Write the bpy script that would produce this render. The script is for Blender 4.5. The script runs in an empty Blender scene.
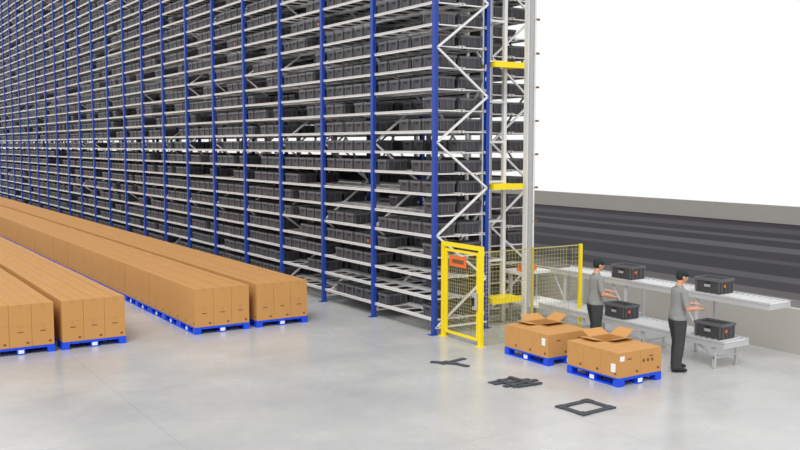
import bpy, bmesh, math, random
import numpy as np
from mathutils import Vector, Matrix
random.seed(7); rng=np.random.RandomState(3)
scene=bpy.context.scene
scene.view_settings.view_transform='Standard'
scene.view_settings.look='None'

def lin(c):
    return tuple(((v/255)/12.92 if v/255<=0.04045 else ((v/255+0.055)/1.055)**2.4) for v in c)+(1,)
def mat(name,rgb,rough=.5,metal=0,noise=0,nscale=5,spec=.5,bump=0):
    m=bpy.data.materials.new(name); m.use_nodes=True
    nt=m.node_tree; b=nt.nodes['Principled BSDF']
    b.inputs['Base Color'].default_value=lin(rgb); b.inputs['Roughness'].default_value=rough
    b.inputs['Metallic'].default_value=metal; b.inputs['Specular IOR Level'].default_value=spec
    tc=nt.nodes.new('ShaderNodeTexCoord'); n=nt.nodes.new('ShaderNodeTexNoise')
    n.inputs['Scale'].default_value=nscale; n.inputs['Detail'].default_value=5
    nt.links.new(tc.outputs['Object'],n.inputs['Vector'])
    if noise>0:
        mr=nt.nodes.new('ShaderNodeMapRange'); mr.inputs[3].default_value=1-noise; mr.inputs[4].default_value=1+noise
        nt.links.new(n.outputs['Fac'],mr.inputs[0])
        mx=nt.nodes.new('ShaderNodeVectorMath'); mx.operation='SCALE'
        mx.inputs[0].default_value=lin(rgb)[:3]
        nt.links.new(mr.outputs[0],mx.inputs['Scale']); nt.links.new(mx.outputs[0],b.inputs['Base Color'])
    if bump>0:
        bp=nt.nodes.new('ShaderNodeBump'); bp.inputs['Strength'].default_value=bump; bp.inputs['Distance'].default_value=.01
        nt.links.new(n.outputs['Fac'],bp.inputs['Height']); nt.links.new(bp.outputs[0],b.inputs['Normal'])
    return m
M={}
M['blue']=mat('rack_blue_paint',(26,64,160),.4,0,.08)
M['silver']=mat('galvanised_steel',(232,231,230),.45,.05,.05,9)
M['conv']=mat('conveyor_aluminium',(200,201,203),.4,.2,.06,9)
M['roller']=mat('conveyor_roller_steel',(212,213,215),.3,.35,.04,9)
M['steel']=mat('dull_steel',(180,180,181),.45,.2,.1,9)
M['wire']=mat('mesh_wire',(190,180,100),.5,0)
M['bin']=mat('bin_dark_plastic',(70,69,73),.5,0,.22,1.5)
M['binrim']=mat('bin_rim_plastic',(98,97,101),.5)
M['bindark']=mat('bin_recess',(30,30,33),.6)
M['orange']=mat('orange_label',(232,110,40),.5)
M['card']=mat('cardboard',(198,147,89),.75,0,.05,2.0,.25)
M['card2']=mat('cardboard_inside',(180,128,74),.8,0,.08,4,.2)
M['tape']=mat('packing_tape',(188,138,82),.5)
M['print']=mat('printed_mark',(120,82,45),.8)
M['pallet']=mat('pallet_blue_plastic',(16,76,226),.4,0,.05)
M['white']=mat('white_label',(240,240,238),.6)
M['yellow']=mat('yellow_paint',(250,222,15),.4,0,.04)
M['black']=mat('black_rubber',(25,25,27),.6)
M['foam']=mat('grey_flat_insert',(66,68,76),.75,0,.12,8)
M['shirt']=mat('grey_shirt',(140,142,140),.85,0,.12,12,.2,.4)
M['trouser']=mat('dark_trousers',(66,68,70),.9,0,.14,12,.2,.5)
M['shoe']=mat('shoe_black',(28,27,27),.5)
M['skin']=mat('skin',(205,150,122),.55,0,.04,10)
M['hair']=mat('dark_hair',(35,26,22),.6,0,.15,40)
M['cap']=mat('black_cap',(24,40,42),.8)
M['eye']=mat('eye',(30,25,25),.2)
M['lip']=mat('lip',(160,90,80),.5)

class MB:
    def __init__(s): s.v=[];s.f=[];s.m=[];s.mats=[]
    def mi(s,k):
        if k not in s.mats: s.mats.append(k)
        return s.mats.index(k)
    def quadbox(s,P,k):
        o=len(s.v); s.v+= [tuple(p) for p in P]; i=s.mi(k)
        for f in ((0,3,2,1),(4,5,6,7),(0,1,5,4),(1,2,6,5),(2,3,7,6),(3,0,4,7)):
            s.f.append(tuple(o+a for a in f)); s.m.append(i)
    def box(s,x0,x1,y0,y1,z0,z1,k):
        s.quadbox([(x0,y0,z0),(x1,y0,z0),(x1,y1,z0),(x0,y1,z0),(x0,y0,z1),(x1,y0,z1),(x1,y1,z1),(x0,y1,z1)],k)
    def beam(s,p,q,w,h,k,up=(0,0,1)):
        p=Vector(p);q=Vector(q);d=(q-p).normalized();u=Vector(up)
        if abs(d.dot(u))>.98:u=Vector((1,0,0))
        a=d.cross(u).normalized(); b=a.cross(d).normalized(); a*=w/2;b*=h/2
        s.quadbox([p-a-b,p+a-b,p+a+b,p-a+b,q-a-b,q+a-b,q+a+b,q-a+b],k)
    def tube(s,pts,rad,k,n=12,side=None):
        o=len(s.v);i=s.mi(k);pts=[Vector(p) for p in pts];N=len(pts)
        for j,p in enumerate(pts):
            d=(pts[min(j+1,N-1)]-pts[max(j-1,0)]).normalized()
            a=Vector(side) if side else (Vector((0,0,1)) if abs(d.z)<.8 else Vector((1,0,0)))
            a=(a-d*a.dot(d)).normalized(); b=d.cross(a)
            r=rad[j]; ra,rb=(r if isinstance(r,(tuple,list)) else (r,r))
            for t in range(n):
                an=2*math.pi*t/n
                s.v.append(tuple(p+a*ra*math.cos(an)+b*rb*math.sin(an)))
        for j in range(N-1):
            for t in range(n):
                t2=(t+1)%n
                s.f.append((o+j*n+t,o+j*n+t2,o+(j+1)*n+t2,o+(j+1)*n+t)); s.m.append(i)
        s.f.append(tuple(o+t for t in reversed(range(n))));s.m.append(i)
        s.f.append(tuple(o+(N-1)*n+t for t in range(n)));s.m.append(i)
    def cyl(s,p,q,r,k,n=10): s.tube([p,q],[r,r],k,n)
    def ell(s,c,r,k,n=16,rot=None):
        o=len(s.v);i=s.mi(k);L=n//2;c=Vector(c)
        def P(v):
            v=Vector(v); 
            if rot: v=rot@v
            return tuple(c+v)
        s.v.append(P((0,0,-r[2])))
        for a in range(1,L):
            ph=-math.pi/2+math.pi*a/L
            for t in range(n):
                th=2*math.pi*t/n
                s.v.append(P((r[0]*math.cos(ph)*math.cos(th),r[1]*math.cos(ph)*math.sin(th),r[2]*math.sin(ph))))
        s.v.append(P((0,0,r[2])));T=len(s.v)-1
        for t in range(n):
            t2=(t+1)%n
            s.f.append((o,o+1+t2,o+1+t));s.m.append(i)
            for a in range(L-2):
                b=o+1+a*n; s.f.append((b+t,b+t2,b+n+t2,b+n+t));s.m.append(i)
            b=o+1+(L-2)*n; s.f.append((b+t,b+t2,T));s.m.append(i)
    def obj(s,name,parent=None,loc=(0,0,0),rz=0,smooth=False,bevel=0):
        me=bpy.data.meshes.new(name); me.from_pydata(s.v,[],s.f)
        for k in s.mats: me.materials.append(M[k])
        me.polygons.foreach_set('material_index',s.m)
        if smooth: me.polygons.foreach_set('use_smooth',[True]*len(s.f))
        me.update()
        ob=bpy.data.objects.new(name,me); scene.collection.objects.link(ob)
        ob.location=loc; ob.rotation_euler=(0,0,rz)
        if parent: ob.parent=parent
        if bevel:
            b=ob.modifiers.new('bevel','BEVEL'); b.width=bevel; b.segments=2; b.limit_method='ANGLE'
        return ob
    def multi(s,name,positions,parent=None):
        V=np.array(s.v,dtype=np.float32);F=np.array(s.f,dtype=np.int32);P=np.array(positions,dtype=np.float32)
        n=len(P);VV=(V[None]+P[:,None]).reshape(-1,3)
        FF=(F[None]+(np.arange(n,dtype=np.int32)*len(V))[:,None,None]).reshape(-1,4)
        me=bpy.data.meshes.new(name); me.vertices.add(len(VV)); me.vertices.foreach_set('co',VV.ravel())
        me.loops.add(FF.size); me.loops.foreach_set('vertex_index',FF.ravel())
        me.polygons.add(len(FF)); me.polygons.foreach_set('loop_start',np.arange(0,FF.size,4,dtype=np.int32))
        me.polygons.foreach_set('loop_total',np.full(len(FF),4,dtype=np.int32))
        for k in s.mats: me.materials.append(M[k])
        me.polygons.foreach_set('material_index',np.tile(np.array(s.m,dtype=np.int32),n))
        me.polygons.foreach_set('use_smooth',np.zeros(len(FF),dtype=bool))
        me.update(calc_edges=True); me.validate(); me.shade_flat()
        ob=bpy.data.objects.new(name,me); scene.collection.objects.link(ob)
        if parent: ob.parent=parent
        return ob
def empty(name,loc=(0,0,0),rz=0,parent=None):
    e=bpy.data.objects.new(name,None); scene.collection.objects.link(e); e.location=loc; e.rotation_euler=(0,0,rz)
    e.empty_display_size=.2
    if parent:e.parent=parent
    return e

# ------------------------------------------------ camera
cam=bpy.data.cameras.new('camera'); co=bpy.data.objects.new('camera',cam); scene.collection.objects.link(co)
co.location=(0,0,3.9); cam.sensor_width=36; cam.lens=41.4; cam.clip_end=500
co.rotation_euler=(math.radians(90-4.97),0,math.radians(-32.57)); scene.camera=co

# ------------------------------------------------ world + sun
w=bpy.data.worlds.new('world'); scene.world=w; w.use_nodes=True
bg=w.node_tree.nodes['Background']; bg.inputs[0].default_value=(1,1,1,1); bg.inputs[1].default_value=1.0
sd=bpy.data.lights.new('sun','SUN'); sd.energy=1.75; sd.angle=math.radians(25); sd.color=(1,.985,.96)
so=bpy.data.objects.new('sun',sd); scene.collection.objects.link(so); so.location=(0,0,20)
so.rotation_euler=Vector((-.68,-.72,1.15)).to_track_quat('Z','Y').to_euler()

# ------------------------------------------------ floor
def floor_mat():
    m=bpy.data.materials.new('polished_concrete'); m.use_nodes=True; nt=m.node_tree; N=nt.nodes; L=nt.links
    b=N['Principled BSDF']; tc=N.new('ShaderNodeTexCoord')
    n1=N.new('ShaderNodeTexNoise'); n1.inputs['Scale'].default_value=.45; n1.inputs['Detail'].default_value=6; n1.inputs['Roughness'].default_value=.6
    n2=N.new('ShaderNodeTexNoise'); n2.inputs['Scale'].default_value=6; n2.inputs['Detail'].default_value=4
    L.new(tc.outputs['Object'],n1.inputs['Vector']);L.new(tc.outputs['Object'],n2.inputs['Vector'])
    r=N.new('ShaderNodeValToRGB'); r.color_ramp.elements[0].position=.3; r.color_ramp.elements[1].position=.72
    r.color_ramp.elements[0].color=lin((172,173,174)); r.color_ramp.elements[1].color=lin((197,197,196))
    L.new(n1.outputs['Fac'],r.inputs[0])
    mr=N.new('ShaderNodeMapRange'); mr.inputs[3].default_value=.95; mr.inputs[4].default_value=1.05; L.new(n2.outputs['Fac'],mr.inputs[0])
    br=N.new('ShaderNodeTexBrick'); br.offset=0; br.inputs['Scale'].default_value=1
    br.inputs['Color1'].default_value=(1,1,1,1);br.inputs['Color2'].default_value=(1,1,1,1);br.inputs['Mortar'].default_value=(.86,.86,.86,1)
    br.inputs['Mortar Size'].default_value=.008; br.inputs['Brick Width'].default_value=5.2; br.inputs['Row Height'].default_value=5.2
    mp=N.new('ShaderNodeMapping'); mp.inputs['Location'].default_value=(1.3,.9,0)
    L.new(tc.outputs['Object'],mp.inputs[0]); L.new(mp.outputs[0],br.inputs['Vector'])
    s=N.new('ShaderNodeVectorMath'); s.operation='SCALE'; L.new(r.outputs[0],s.inputs[0]); L.new(mr.outputs[0],s.inputs['Scale'])
    s2=N.new('ShaderNodeVectorMath'); s2.operation='MULTIPLY'; L.new(s.outputs[0],s2.inputs[0]); L.new(br.outputs['Color'],s2.inputs[1])
    L.new(s2.outputs[0],b.inputs['Base Color'])
    rr=N.new('ShaderNodeMapRange'); rr.inputs[3].default_value=.14; rr.inputs[4].default_value=.36; L.new(n1.outputs['Fac'],rr.inputs[0]); L.new(rr.outputs[0],b.inputs['Roughness'])
    return m
M['floor']=floor_mat()
mb=MB(); mb.box(-25,15.36,-12,85,-.15,0,'floor'); mb.obj('floor')
def road_mat():
    m=bpy.data.materials.new('striped_dark_paving'); m.use_nodes=True; nt=m.node_tree; N=nt.nodes; L=nt.links
    b=N['Principled BSDF']; b.inputs['Roughness'].default_value=.85; b.inputs['Specular IOR Level'].default_value=.15
    tc=N.new('ShaderNodeTexCoord'); sx=N.new('ShaderNodeSeparateXYZ'); L.new(tc.outputs['Object'],sx.inputs[0])
    mr=N.new('ShaderNodeMapRange'); mr.inputs[1].default_value=15; mr.inputs[2].default_value=41; L.new(sx.outputs['X'],mr.inputs[0])
    r=N.new('ShaderNodeValToRGB'); cr=r.color_ramp; cr.interpolation='CONSTANT'
    st=[(15,(112,108,106)),(20.8,(84,81,82)),(21.8,(52,50,55)),(23.2,(74,72,76)),(24.2,(42,40,46)),(26.6,(64,62,67)),(27.4,(42,40,46)),(29.5,(76,74,79)),(31,(38,36,42)),(33,(70,68,72)),(34,(38,36,42)),(36,(62,60,64)),(38,(46,44,50))]
    cr.elements[0].position=0; cr.elements[0].color=lin(st[0][1])
    cr.elements[1].position=(st[1][0]-15)/26; cr.elements[1].color=lin(st[1][1])
    for x,c in st[2:]:
        e=cr.elements.new((x-15)/26); e.color=lin(c)
    L.new(mr.outputs[0],r.inputs[0]); L.new(r.outputs[0],b.inputs['Base Color'])
    return m
M['road']=road_mat()
mb=MB(); mb.box(15.5,40.6,-12,140,-.15,-.01,'road'); mb.obj('paved_yard')
M['wall']=mat('beige_wall_plaster',(178,174,168),.8,0,.04,1.2)
mb=MB(); mb.box(15.36,15.5,-12,140,-.15,.85,'wall'); mb.obj('wall_right')
mb=MB(); mb.box(40.6,40.8,-12,140,-.15,.88,'wall'); mb.obj('wall_far')

# ------------------------------------------------ racks
PITCH=2.42; LV=.43; Z0=.33; NL=33; NB=27; HT=Z0+NL*LV+.2
def rack(name,X0,X1,Y0,nb,post,zig=.95):
    e=empty(name); Y1=Y0+nb*PITCH
    u=MB()
    for i in range(nb+1):
        y=Y0+i*PITCH
        for X,sg in ((X0,1),(X1,-1)):
            u.box(X-.012*sg if sg>0 else X, X if sg>0 else X+.012,y-.05,y+.05,0,HT,post)
            u.box(min(X,X+.075*sg),max(X,X+.075*sg),y-.05,y-.038,0,HT,post)
            u.box(min(X,X+.075*sg),max(X,X+.075*sg),y+.038,y+.05,0,HT,post)
            u.box(X-.09,X+.09,y-.08,y+.08,0,.012,post)
    u.obj('uprights',e)
    s=MB()
    for l in range(NL):
        z=Z0+l*LV
        mid=(X0+X1)/2
        for x in (X0+.05,mid-.05,mid+.05,X1-.05):
            s.box(x-.015,x+.015,Y0-.02,Y1+.02,z-.055,z,'silver')
        # shelf lips (front and middle)
        s.box(X0+.02,X0+.12,Y0-.02,Y1+.02,z-.010,z-.002,'silver')
        s.box(mid-.09,mid+.09,Y0-.02,Y1+.02,z-.010,z-.002,'silver')
        s.box(X1-.12,X1-.02,Y0-.02,Y1+.02,z-.010,z-.002,'silver')
    for l in range(NL):
        z=Z0+l*LV
        for i in range(nb):
            for k in range(6):
                y=Y0+i*PITCH+.04+k*(PITCH-.08)/5
                s.box(X0+.06,X1-.06,y-.02,y+.02,z-.045,z-.02,'silver')
    s.obj('shelf_rails',e)
    b=MB()
    for i in range(nb+1):
        y=Y0+i*PITCH+(-.045 if i==0 else 0)
        z=.15;sd=0
        while z+zig<HT:
            xa,xb=(X0+.05,X1-.05) if sd==0 else (X1-.05,X0+.05)
            b.beam((xa,y,z),(xb,y,z+zig),.04,.04,'silver')
            z+=zig;sd=1-sd
        b.box(X0+.03,X1-.03,y-.02,y+.02,.13,.17,'silver')
    for i in list(range(0,nb,2)):
        y=Y0+i*PITCH;z=.3
        while z+2.4<HT:
            b.beam((X1-.03,y,z),(X1-.03,y+PITCH,z+2.4),.03,.05,'silver')
            b.beam((X1-.03,y+PITCH,z),(X1-.03,y,z+2.4),.03,.05,'silver')
            z+=2.6
    b.obj('braces',e)
    return e
XF,XB,YR=10.63,12.01,15.38
rack('storage_rack',XF,XB,YR,NB,'blue')
rack('storage_rack',12.9,14.2,16.5,NB,'steel')

def bin_unit(lx,ly,h,label=False):
    m=MB(); t=.018
    a,b=lx/2,ly/2
    def taper(x0,x1,y0,y1,z0,z1,k,tp):
        m.quadbox([(x0+tp,y0+tp,z0),(x1-tp,y0+tp,z0),(x1-tp,y1-tp,z0),(x0+tp,y1-tp,z0),(x0,y0,z1),(x1,y0,z1),(x1,y1,z1),(x0,y1,z1)],k)
    taper(-a+.012,a-.012,-b+.012,b-.012,0,h-.05,'bin',.012)
    for (x0,x1,y0,y1) in ((-a,a,-b,-b+t),(-a,a,b-t,b),(-a,-a+t,-b+t,b-t),(a-t,a,-b+t,b-t)):
        m.box(x0,x1,y0,y1,h-.05,h,'binrim')
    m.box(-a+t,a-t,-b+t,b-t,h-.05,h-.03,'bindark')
    for sx in (-1,1):
        m.box(min(sx*a,sx*(a-.01)),max(sx*a,sx*(a-.01)),-.05,.05,h-.10,h-.065,'bindark')
        for yy in (-b+.05,b-.05): m.box(min(sx*a,sx*(a-.02)),max(sx*a,sx*(a-.02)),yy-.01,yy+.01,.02,h-.05,'binrim')
    for sy in (-1,1):
        for xx in (-a*.8,-a*.3,a*.3,a*.8):
            m.box(xx-.008,xx+.008,min(sy*b,sy*(b-.02)),max(sy*b,sy*(b-.02)),.02,h-.05,'binrim')
    if label:
        m.box(-a-.003,-a+.002,-.05,.02,h*.3,h*.5,'orange')
    return m
plain,lab=[],[]
empt=set()
for _ in range(330):
    i,l=rng.randint(0,NB),rng.randint(0,NL)
    st=rng.randint(0,5)
    for k in range(rng.randint(1,5)): empt.add((i,l,st+k))
for _ in range(26):
    i,l=rng.randint(0,6),rng.randint(0,20)
    st=rng.randint(0,4)
    for k in range(rng.randint(2,6)): empt.add((i,l,st+k))
for l in (1,2):
    for k in range(5): empt.add((0,l,k))
for k in range(5): empt.add((1,1,k)); empt.add((2,0,k))
for l in range(NL):
    for i in range(NB):
        for k in range(5):
            for dpt,X in enumerate((XF+.36,XB-.36)):
                if (i,l,k) in empt and (dpt==0 or rng.rand()<.6): continue
                if rng.rand()<.06: continue
                p=(X+rng.uniform(-.02,.02),YR+i*PITCH+.31+k*.45+rng.uniform(-.012,.012),Z0+l*LV)
                (lab if rng.rand()<.012 else plain).append(p)
e=empty('storage_bins')
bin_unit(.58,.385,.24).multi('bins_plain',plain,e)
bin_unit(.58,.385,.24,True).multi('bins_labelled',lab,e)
P2=[]
for l in range(NL):
    for i in range(NB):
        for k in range(5):
            for X in (13.24,13.86):
                if rng.rand()<.08: continue
                P2.append((X,16.5+i*PITCH+.31+k*.45,Z0+l*LV))
e=empty('storage_bins')
bin_unit(.58,.4,.25).multi('bins_plain',P2,e)

# ------------------------------------------------ bin lift at rack end
e=empty('bin_lift')
m=MB()
for (x,y,wd) in ((12.16,15.75,.08),(12.75,15.75,.08),(13.04,15.3,.13),(12.16,16.3,.06),(12.75,16.3,.06)):
    m.box(x-wd/2,x+wd/2,y-wd/2,y+wd/2,0,HT,'silver')
    m.box(x-wd/2-.05,x+wd/2+.05,y-wd/2-.05,y+wd/2+.05,0,.02,'steel')
m.box(13.0,13.08,15.2,15.235,0,HT,'steel')
m.cyl((13.22,15.3,0),(13.22,15.3,HT),.022,'silver',10)
z=.8
while z<HT:
    m.box(13.22,13.33,15.28,15.32,z,z+.04,'print'); m.box(13.08,13.22,15.285,15.315,z,z+.03,'steel'); z+=.72
z=.5
while z<HT:
    m.box(12.12,12.79,15.73,15.77,z,z+.05,'silver')
    m.box(12.14,12.18,15.75,16.3,z,z+.04,'silver'); m.box(12.73,12.77,15.75,16.3,z,z+.04,'silver'); z+=.86
m.obj('mast',e)
m=MB()
for z in (.58,3.02,5.58,8.1):
    m.box(12.07,12.86,15.22,15.30,z-.06,z+.06,'yellow'); m.box(12.1,12.16,15.30,15.72,z-.05,z+.04,'yellow'); m.box(12.77,12.83,15.30,15.72,z-.05,z+.04,'yellow')
    m.box(12.1,12.83,15.30,15.70,z+.03,z+.05,'yellow')
m.obj('stop_beams',e)
m=MB()
for z in (.45,1.1):
    m.box(13.05,13.95,14.95 if z<1 else 15.5,16.2,z-.06,z,'silver')
m.box(13.15,13.35,15.55,15.75,1.1,1.24,'orange'); m.cyl((13.35,15.65,1.17),(13.6,15.65,1.17),.06,'orange',12)
m.box(13.1,13.16,15.9,15.96,0,1.04,'steel');m.box(13.84,13.9,15.9,15.96,0,1.04,'steel')
m.obj('transfer_station',e)

# ------------------------------------------------ pallets + cartons
def pallet(m,x0,x1,y0,y1):
    h=.144
    n=7;wd=(x1-x0)/n
    for i in range(n): m.box(x0+i*wd+.006,x0+(i+1)*wd-.006,y0,y1,h-.025,h,'pallet')
    for yy in (y0,(y0+y1)/2-.05,y1-.1): m.box(x0,x1,yy,yy+.1,h-.045,h-.025,'pallet')
    for a in (x0,(x0+x1)/2-.07,x1-.14):
        m.box(a,a+.14,y0,y1,0,.02,'pallet')
        for b in (y0,(y0+y1)/2-.06,y1-.12): m.box(a,a+.14,b,b+.12,.02,h-.045,'pallet')
    c=(x0+x1)/2; m.box(c-.05,c+.05,y0-.003,y0,.025,.09,'white')
    c=(y0+y1)/2; m.box(x0-.003,x0,c-.05,c+.05,.025,.09,'white')
def carton(m,x0,x1,y0,y1,z0,z1,g=.0025,alongx=True,marks=True):
    x0+=g;x1-=g;y0+=g;y1-=g;z1-=.0015
    m.box(x0,x1,y0,y1,z0,z1,'card')
    cx=(x0+x1)/2;cy=(y0+y1)/2
    if alongx:
        m.box(x0,x1,cy-.025,cy+.025,z1,z1+.001,'tape'); m.box(x0-.001,x0,cy-.025,cy+.025,z1-.07,z1,'tape')
    else:
        m.box(cx-.025,cx+.025,y0,y1,z1,z1+.001,'tape'); m.box(cx-.025,cx+.025,y0-.001,y0,z1-.07,z1,'tape')
    if marks:
        m.box(x1-.10,x1-.05,y0-.0015,y0,z0+.05,z0+.09,'print')
        m.box(x0-.0015,x0,y0+.05,y0+.10,z0+.05,z0+.09,'print')
        m.box(cx-.05,cx+.05,y0-.0015,y0,z1-.13,z1-.11,'print')
u=MB(); pallet(u,0,1.22,0,1.0)
for zz in (0,1):
    for ix in range(3):
        for iy in range(2):
            x0=.01+ix*.4;y0=iy*.503
            carton(u,x0,x0+.4,y0,y0+.503,.146+zz*.4,.146+(zz+1)*.4,alongx=False,marks=(zz==0))
for k,(X,n) in enumerate(((2.53,46),(3.87,46),(6.50,46),(7.87,46))):
    P=[(X+rng.uniform(-.006,.006),18.02+i*1.01,0) for i in range(n)]
    u.multi('pallet_load_row',P)

def loaded(name,X,Y,open_ij,labels):
    e=empty(name,(X,Y,0))
    p=MB(); pallet(p,0,1.0,0,1.2); p.obj('pallet',e)
    c=MB(); z0,z1=.146,.56
    for ix in range(2):
        for iy in range(3):
            x0,y0=ix*.5,iy*.4
            if (ix,iy)==open_ij:
                x1,y1=x0+.495,y0+.395;x0+=.005;y0+=.005;t=.006
                c.box(x0,x1,y0,y1,z0,z0+.01,'card2')
                c.box(x0,x0+t,y0,y1,z0,z1,'card');c.box(x1-t,x1,y0,y1,z0,z1,'card')
                c.box(x0+t,x1-t,y0,y0+t,z0,z1,'card');c.box(x0+t,x1-t,y1-t,y1,z0,z1,'card')
                def flap(a,b,out,ang,L):
                    a=Vector(a);b=Vector(b);o=Vector(out)*math.cos(ang)*L+Vector((0,0,math.sin(ang)*L))
                    s=(b-a).normalized()*.02
                    nn=(b-a).cross(o).normalized()*.003
                    c.quadbox([a-nn,b-nn,b+o-s-nn,a+o+s-nn,a+nn,b+nn,b+o-s+nn,a+o+s+nn],'card')
                zt=z1+.002
                flap((x0,y0,zt),(x0,y1,zt),(-1,0,0),math.radians(10),.25)
                flap((x1,y0,zt),(x1,y1,zt),(1,0,0),math.radians(28),.25)
                flap((x0,y0,zt),(x1,y0,zt),(0,-1,0),math.radians(14),.22)
                flap((x0,y1,zt),(x1,y1,zt),(0,1,0),math.radians(24),.22)
            else: carton(c,x0,x0+.5,y0,y0+.4,z0,z1)
    for (kind,a,zc,wd,hh) in labels:
        if kind=='x': c.box(-.001,.003,a-wd/2,a+wd/2,zc-hh/2,zc+hh/2,'white')
        else: c.box(a-wd/2,a+wd/2,-.001,.003,zc-hh/2,zc+hh/2,'white')
    for a in (.1,.2,.3): c.box(.45+a,.5+a,-.0005,.003,.35,.40,'print')
    c.obj('cartons',e)
loaded('loaded_pallet',10.8,12.06,(1,2),[('x',.12,.42,.09,.13)])
loaded('loaded_pallet',10.8,10.37,(1,2),[('x',.12,.30,.10,.14),('y',.08,.46,.1,.08)])

# ------------------------------------------------ flat inserts on floor
def flat(name,loc,rz,boxes):
    m=MB()
    for i,(cx,cy,L,W,a) in enumerate(boxes):
        d=Vector((math.cos(a),math.sin(a),0))*L/2; z=.009+.004*i
        m.beam((cx-d.x,cy-d.y,z),(cx+d.x,cy+d.y,z),W,.016,'foam')
    return m.obj(name,None,loc,rz)
R=math.radians
fl=MB()
for (x0,x1,y0,y1) in ((-.34,.34,-.28,-.18),(-.34,.34,.18,.28),(-.34,-.24,-.18,.18),(.24,.34,-.18,.18)):
    fl.box(x0,x1,y0,y1,0,.02,'foam')
for (x,y) in ((-.28,-.22),(.28,.22),(.28,-.22),(-.28,.22)): fl.box(x-.07,x+.07,y-.07,y+.07,.0,.024,'foam')
fl.obj('grey_packing_frame',None,(9.55,9.82,0),R(3))
flat('grey_packing_strips',(9.57,11.5,0),R(0),[(-.08,.22,.55,.09,R(4)),(0,.06,.7,.08,R(-5)),(.06,-.10,.72,.09,R(3)),(.1,-.26,.5,.08,R(-4)),(-.14,0,.5,.08,R(84)),(.16,-.02,.6,.08,R(96))])
flat('grey_packing_strips',(9.53,13.18,0),R(0),[(.08,.08,.62,.10,R(12)),(.0,-.12,.55,.10,R(-75)),(-.14,.05,.5,.10,R(-50))])

# ------------------------------------------------ safety gate + fence
def mesh_panel(m,p0,p1,z0,z1,step,k,r=.0035):
    p0=Vector(p0);p1=Vector(p1);d=p1-p0;L=d.length;n=max(1,int(round(L/step)));nz=int(round((z1-z0)/step))
    for i in range(0,n+1):
        q=p0+d*i/n; m.beam((q.x,q.y,z0),(q.x,q.y,z1),r*2,r*2,k)
    for j in range(0,nz+1):
        z=z0+(z1-z0)*j/nz; m.beam((p0.x,p0.y,z),(p1.x,p1.y,z),r*2,r*2,k)
gx=10.77;ya,yb=13.96,15.2
e=empty('safety_gate')
m=MB()
for y in (ya,yb):
    m.box(gx-.04,gx+.04,y-.04,y+.04,0,1.95,'yellow'); m.box(gx-.08,gx+.08,y-.08,y+.08,0,.012,'yellow')
m.box(gx-.035,gx+.035,ya+.04,yb-.04,1.87,1.95,'yellow')
m.obj('frame',e)
m=MB()
da,db=ya+.07,yb-.07
for y in (da,db-.05): m.box(gx-.022,gx+.022,y,y+.05,.1,1.82,'yellow')
for z in (.1,1.77): m.box(gx-.02,gx+.02,da+.05,db-.05,z,z+.05,'yellow')
mesh_panel(m,(gx,da+.05,0),(gx,db-.05,0),.15,1.77,.07,'wire',.0022)
m.obj('door_leaf',e)
m=MB(); m.box(gx-.035,gx-.025,14.40,14.95,1.48,1.70,'orange'); m.box(gx-.037,gx-.034,14.48,14.86,1.55,1.63,'print')
m.box(gx-.10,gx-.02,ya+.05,ya+.15,.72,1.05,'steel'); m.box(gx-.13,gx-.10,ya+.08,ya+.12,.8,.96,'black')
m.obj('sign_and_lock',e)
e=empty('safety_fence')
m=MB(); xe=13.36
m.box(xe-.03,xe+.03,ya-.03,ya+.03,0,1.86,'yellow'); m.box(xe-.08,xe+.08,ya-.08,ya+.08,0,.012,'yellow')
m.box(12.04,12.08,ya-.02,ya+.02,0,1.86,'wire')
m.obj('posts',e)
m=MB()
for z in (.1,1.83): m.box(gx+.05,xe-.04,ya-.008,ya+.008,z,z+.015,'wire')
mesh_panel(m,(gx+.05,ya,0),(13.05,ya,0),.1,1.85,.08,'wire',.0022)
mesh_panel(m,(13.05,ya,0),(xe-.04,ya,0),.85,1.85,.08,'wire',.0022)
m.obj('mesh',e)

# ------------------------------------------------ conveyors
def conveyor(x0,x1,y0,y1,z,legs):
    e=empty('roller_conveyor'); m=MB()
    for x in (x0,x1-.04):
        m.box(x,x+.04,y0,y1,z-.11,z+.012,'conv')
        m.box(x-.004 if x==x0 else x+.02,x+.02 if x==x0 else x+.044,y0,y1,z-.035,z-.02,'steel')
    m.box(x0+.04,x1-.04,y0,y0+.03,z-.11,z-.04,'conv'); m.box(x0+.04,x1-.04,y1-.03,y1,z-.11,z-.04,'conv')
    m.obj('side_frames',e)
    r=MB();y=y0+.06
    while y<y1-.03:
        r.cyl((x0+.03,y,z-.026),(x1-.03,y,z-.026),.026,'roller',12); y+=.12
    r.obj('rollers',e,smooth=False)
    l=MB()
    for y in legs:
        for x in (x0+.03,x1-.07):
            l.box(x,x+.04,y,y+.05,.03,z-.1,'conv'); l.cyl((x+.02,y+.025,0),(x+.02,y+.025,.03),.04,'steel',12)
        l.box(x0+.03,x1-.03,y+.01,y+.04,z*.35,z*.35+.04,'conv')
        l.beam((x0+.06,y+.025,z*.4),(x0+.06,y+.4,z-.12),.025,.025,'conv')
    l.obj('legs',e)
conveyor(13.1,13.78,10.15,14.95,.5,(10.35,12.0,13.6))
conveyor(13.88,14.5,9.85,15.45,1.15,(11.4,13.2,15.0))
for (x,y,z,a) in ((13.44,10.62,.5,3),(13.44,12.86,.5,-2),(14.2,11.26,1.15,2),(14.2,13.43,1.15,0)):
    b=bin_unit(.4,.6,.27); h=.27
    b.box(-.12,-.06,-.303,-.298,.12,.17,'orange')
    b.box(-.203,-.198,-.06,.07,.11,.16,'steel')
    b.obj('storage_bin',None,(x,y,z+.001),R(a))

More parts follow.
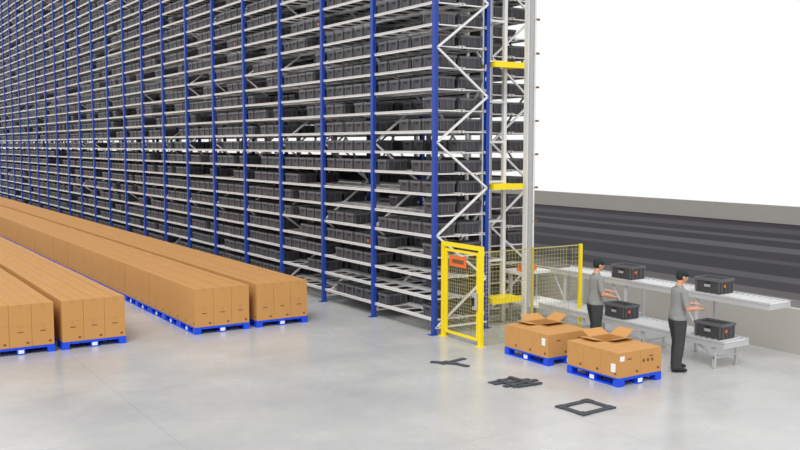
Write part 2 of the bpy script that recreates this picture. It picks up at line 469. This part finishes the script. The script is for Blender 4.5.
# ------------------------------------------------ workers
def remesh(mb_,name,parent,vox,it=4,fac=.5,matf=None,keys=()):
    ob=mb_.obj('tmp'); r=ob.modifiers.new('r','REMESH'); r.mode='VOXEL'; r.voxel_size=vox
    s=ob.modifiers.new('s','SMOOTH'); s.iterations=it; s.factor=fac
    dg=bpy.context.evaluated_depsgraph_get(); dg.update()
    me=bpy.data.meshes.new_from_object(ob.evaluated_get(dg)); me.name=name
    bpy.data.objects.remove(ob)
    me.materials.clear()
    for k in keys: me.materials.append(M[k])
    for p in me.polygons:
        p.use_smooth=True
        p.material_index=matf(p.center) if matf else 0
    o=bpy.data.objects.new(name,me); scene.collection.objects.link(o); o.parent=parent
    return o
def seg_t(p,a,b):
    ab=b-a;t=max(0,min(1,(p-a).dot(ab)/ab.length_squared)); return t,(p-(a+ab*t)).length
def worker(X,Y,rz,arms,headdown=.25,lean=.03,stance=.14):
    e=empty('warehouse_worker',(X,Y,0),rz)
    b=MB()
    T=[(.84,.11,.14,0),(.92,.135,.182,0),(1.0,.135,.18,.0),(1.1,.122,.165,.005),(1.22,.126,.175,.01),(1.34,.128,.195,.015),(1.41,.11,.195,.01),(1.455,.075,.12,.01),(1.49,.056,.062,.012),(1.58,.05,.052,.03)]
    b.tube([(cx+lean*(z-.9),0,z) for z,rx,ry,cx in T],[(rx,ry) for z,rx,ry,cx in T],'shirt',20,side=(1,0,0))
    for sg in (-1,1):
        fx=.06*sg
        b.tube([(0,.09*sg,.95),(.01,.098*sg,.8),(.02+fx*.3,.112*sg,.66),(.03+fx*.6,.122*sg,.5),(.015+fx*.8,stance*sg,.36),(fx,stance*sg,.2),(fx,stance*sg,.065)],
               [(.13,.10),(.118,.098),(.104,.092),(.094,.085),(.094,.084),(.092,.082),(.096,.086)],'trouser',14,side=(1,0,0))
        b.tube([(fx-.085,stance*sg,.05),(fx-.04,stance*sg,.055),(fx+.06,(stance+.005)*sg,.05),(fx+.14,(stance+.012)*sg,.038),(fx+.19,(stance+.014)*sg,.03)],
               [(.04,.03),(.05,.042),(.046,.046),(.035,.046),(.022,.03)],'shoe',12,side=(0,0,1))
    S={}
    for sg in (-1,1):
        sh=Vector((lean*.5+.01,.185*sg,1.405)); el,wr=[Vector(v) for v in arms[sg]]
        S[sg]=(sh,el,wr)
        mid=(sh+el)/2
        b.tube([sh-Vector((0,.05*sg,-.005)),sh,mid,el+(sh-el)*.12],[.055,.066,.062,.058],'shirt',12)
        b.tube([el+(sh-el)*.2,el,el+(wr-el)*.3,wr+(wr-el)*.04],[.044,.044,.043,.028],'skin',12)
    def mf(p):
        for sg in (-1,1):
            sh,el,wr=S[sg]
            t,d=seg_t(p,el,wr)
            if d<.075 and t>.04: return 3
            t,d=seg_t(p,sh,el)
            if d<.09 and t>.86 : return 3
        if p.z>1.475: return 3
        if p.z<.068: return 2
        if p.z<.905: return 1
        return 0
    remesh(b,'body',e,.012,5,.5,mf,('shirt','trouser','shoe','skin'))
    g=MB(); g.tube([(.01+lean*.58,0,1.465),(.012+lean*.6,0,1.495)],[(.078,.085),(.064,.07)],'shirt',20,side=(1,0,0)); g.obj('collar',e,smooth=True)
    for sg in (-1,1):
        sh,el,wr=S[sg]; d=(wr-el).normalized()
        lat=Vector((0,0,1)).cross(d).normalized()
        inn=lat*(-sg)
        nrm=d.cross(lat).normalized()
        if nrm.z<0: nrm=-nrm
        h=MB()
        p0=wr-d*.01
        h.tube([p0,p0+d*.04,p0+d*.09,p0+d*.10],[(.018,.026),(.016,.038),(.014,.041),(.010,.036)],'skin',12,side=nrm)
        for k,(off,L) in enumerate(((.030,.072),(.010,.080),(-.010,.075),(-.029,.058))):
            a=p0+d*.09+inn*off
            q1=a+d*L*.45-nrm*L*.12; q2=q1+d*L*.28-nrm*L*.22; q3=q2+d*L*.12-nrm*L*.22
            h.tube([a-d*.02,a,q1,q2,q3],[.0085,.009,.0085,.0078,.006],'skin',8)
        a=p0+d*.03+inn*.03
        h.tube([a-inn*.015,a,a+d*.03+inn*.028-nrm*.01,a+d*.058+inn*.034-nrm*.022,a+d*.07+inn*.032-nrm*.026],[.011,.0125,.011,.0095,.007],'skin',8)
        remesh(h,'hand',e,.0035,2,.4,None,('skin',))
    hp=empty('head',(.03+lean*.65,0,1.535),0,e); hp.rotation_euler=(0,headdown,0)
    h=MB()
    h.ell((.0,0,.13),(.098,.076,.10),'skin',20)
    h.ell((.028,0,.075),(.072,.058,.075),'skin',18)
    h.ell((.06,0,.025),(.035,.03,.024),'skin',12)
    h.tube([(.085,0,.115),(.105,0,.085),(.118,0,.07),(.10,0,.062)],[.009,.012,.014,.008],'skin',8)
    h.ell((.088,.0,.125),(.016,.05,.012),'skin',10)
    for s_ in (-1,1):
        h.ell((.0,.077*s_,.095),(.022,.009,.032),'skin',10)
    h.ell((.093,0,.043),(.012,.024,.010),'skin',10)
    h.tube([(-.015,0,-.06),(0,0,.06)],[.05,.05],'skin',14)
    remesh(h,'face',hp,.006,3,.5,None,('skin',))
    f=MB()
    for s_ in (-1,1):
        f.ell((.088,.031*s_,.107),(.010,.014,.008),'white',10); f.ell((.0955,.031*s_,.107),(.004,.006,.006),'eye',8)
        f.beam((.098,.016*s_,.127),(.088,.048*s_,.129),.008,.007,'hair')
    f.ell((.1035,0,.040),(.005,.022,.005),'lip',10)
    f.obj('features',hp,smooth=True)
    f=MB()
    f.ell((-.022,0,.118),(.088,.080,.085),'hair',20)
    f.obj('hair',hp,smooth=True)
    c=MB(); c.ell((-.004,0,.155),(.108,.087,.082),'cap',24)
    c.tube([(.075,0,.150),(.12,0,.152),(.165,0,.143),(.18,0,.138)],[(.006,.07),(.006,.068),(.005,.05),(.003,.03)],'cap',16,side=(0,0,1))
    c.ell((-.004,0,.237),(.01,.01,.006),'cap',8)
    c.obj('cap',hp,smooth=True)
    return e
worker(12.50,10.66,R(-25),{1:((.10,.25,1.13),(.34,.14,1.14)),-1:((.06,-.27,1.12),(.31,-.16,1.10))},.22,.02)
worker(12.40,12.55,R(-22),{1:((.10,.25,1.13),(.33,.13,1.12)),-1:((.04,-.28,1.12),(.28,-.19,1.06))},.18,.02)
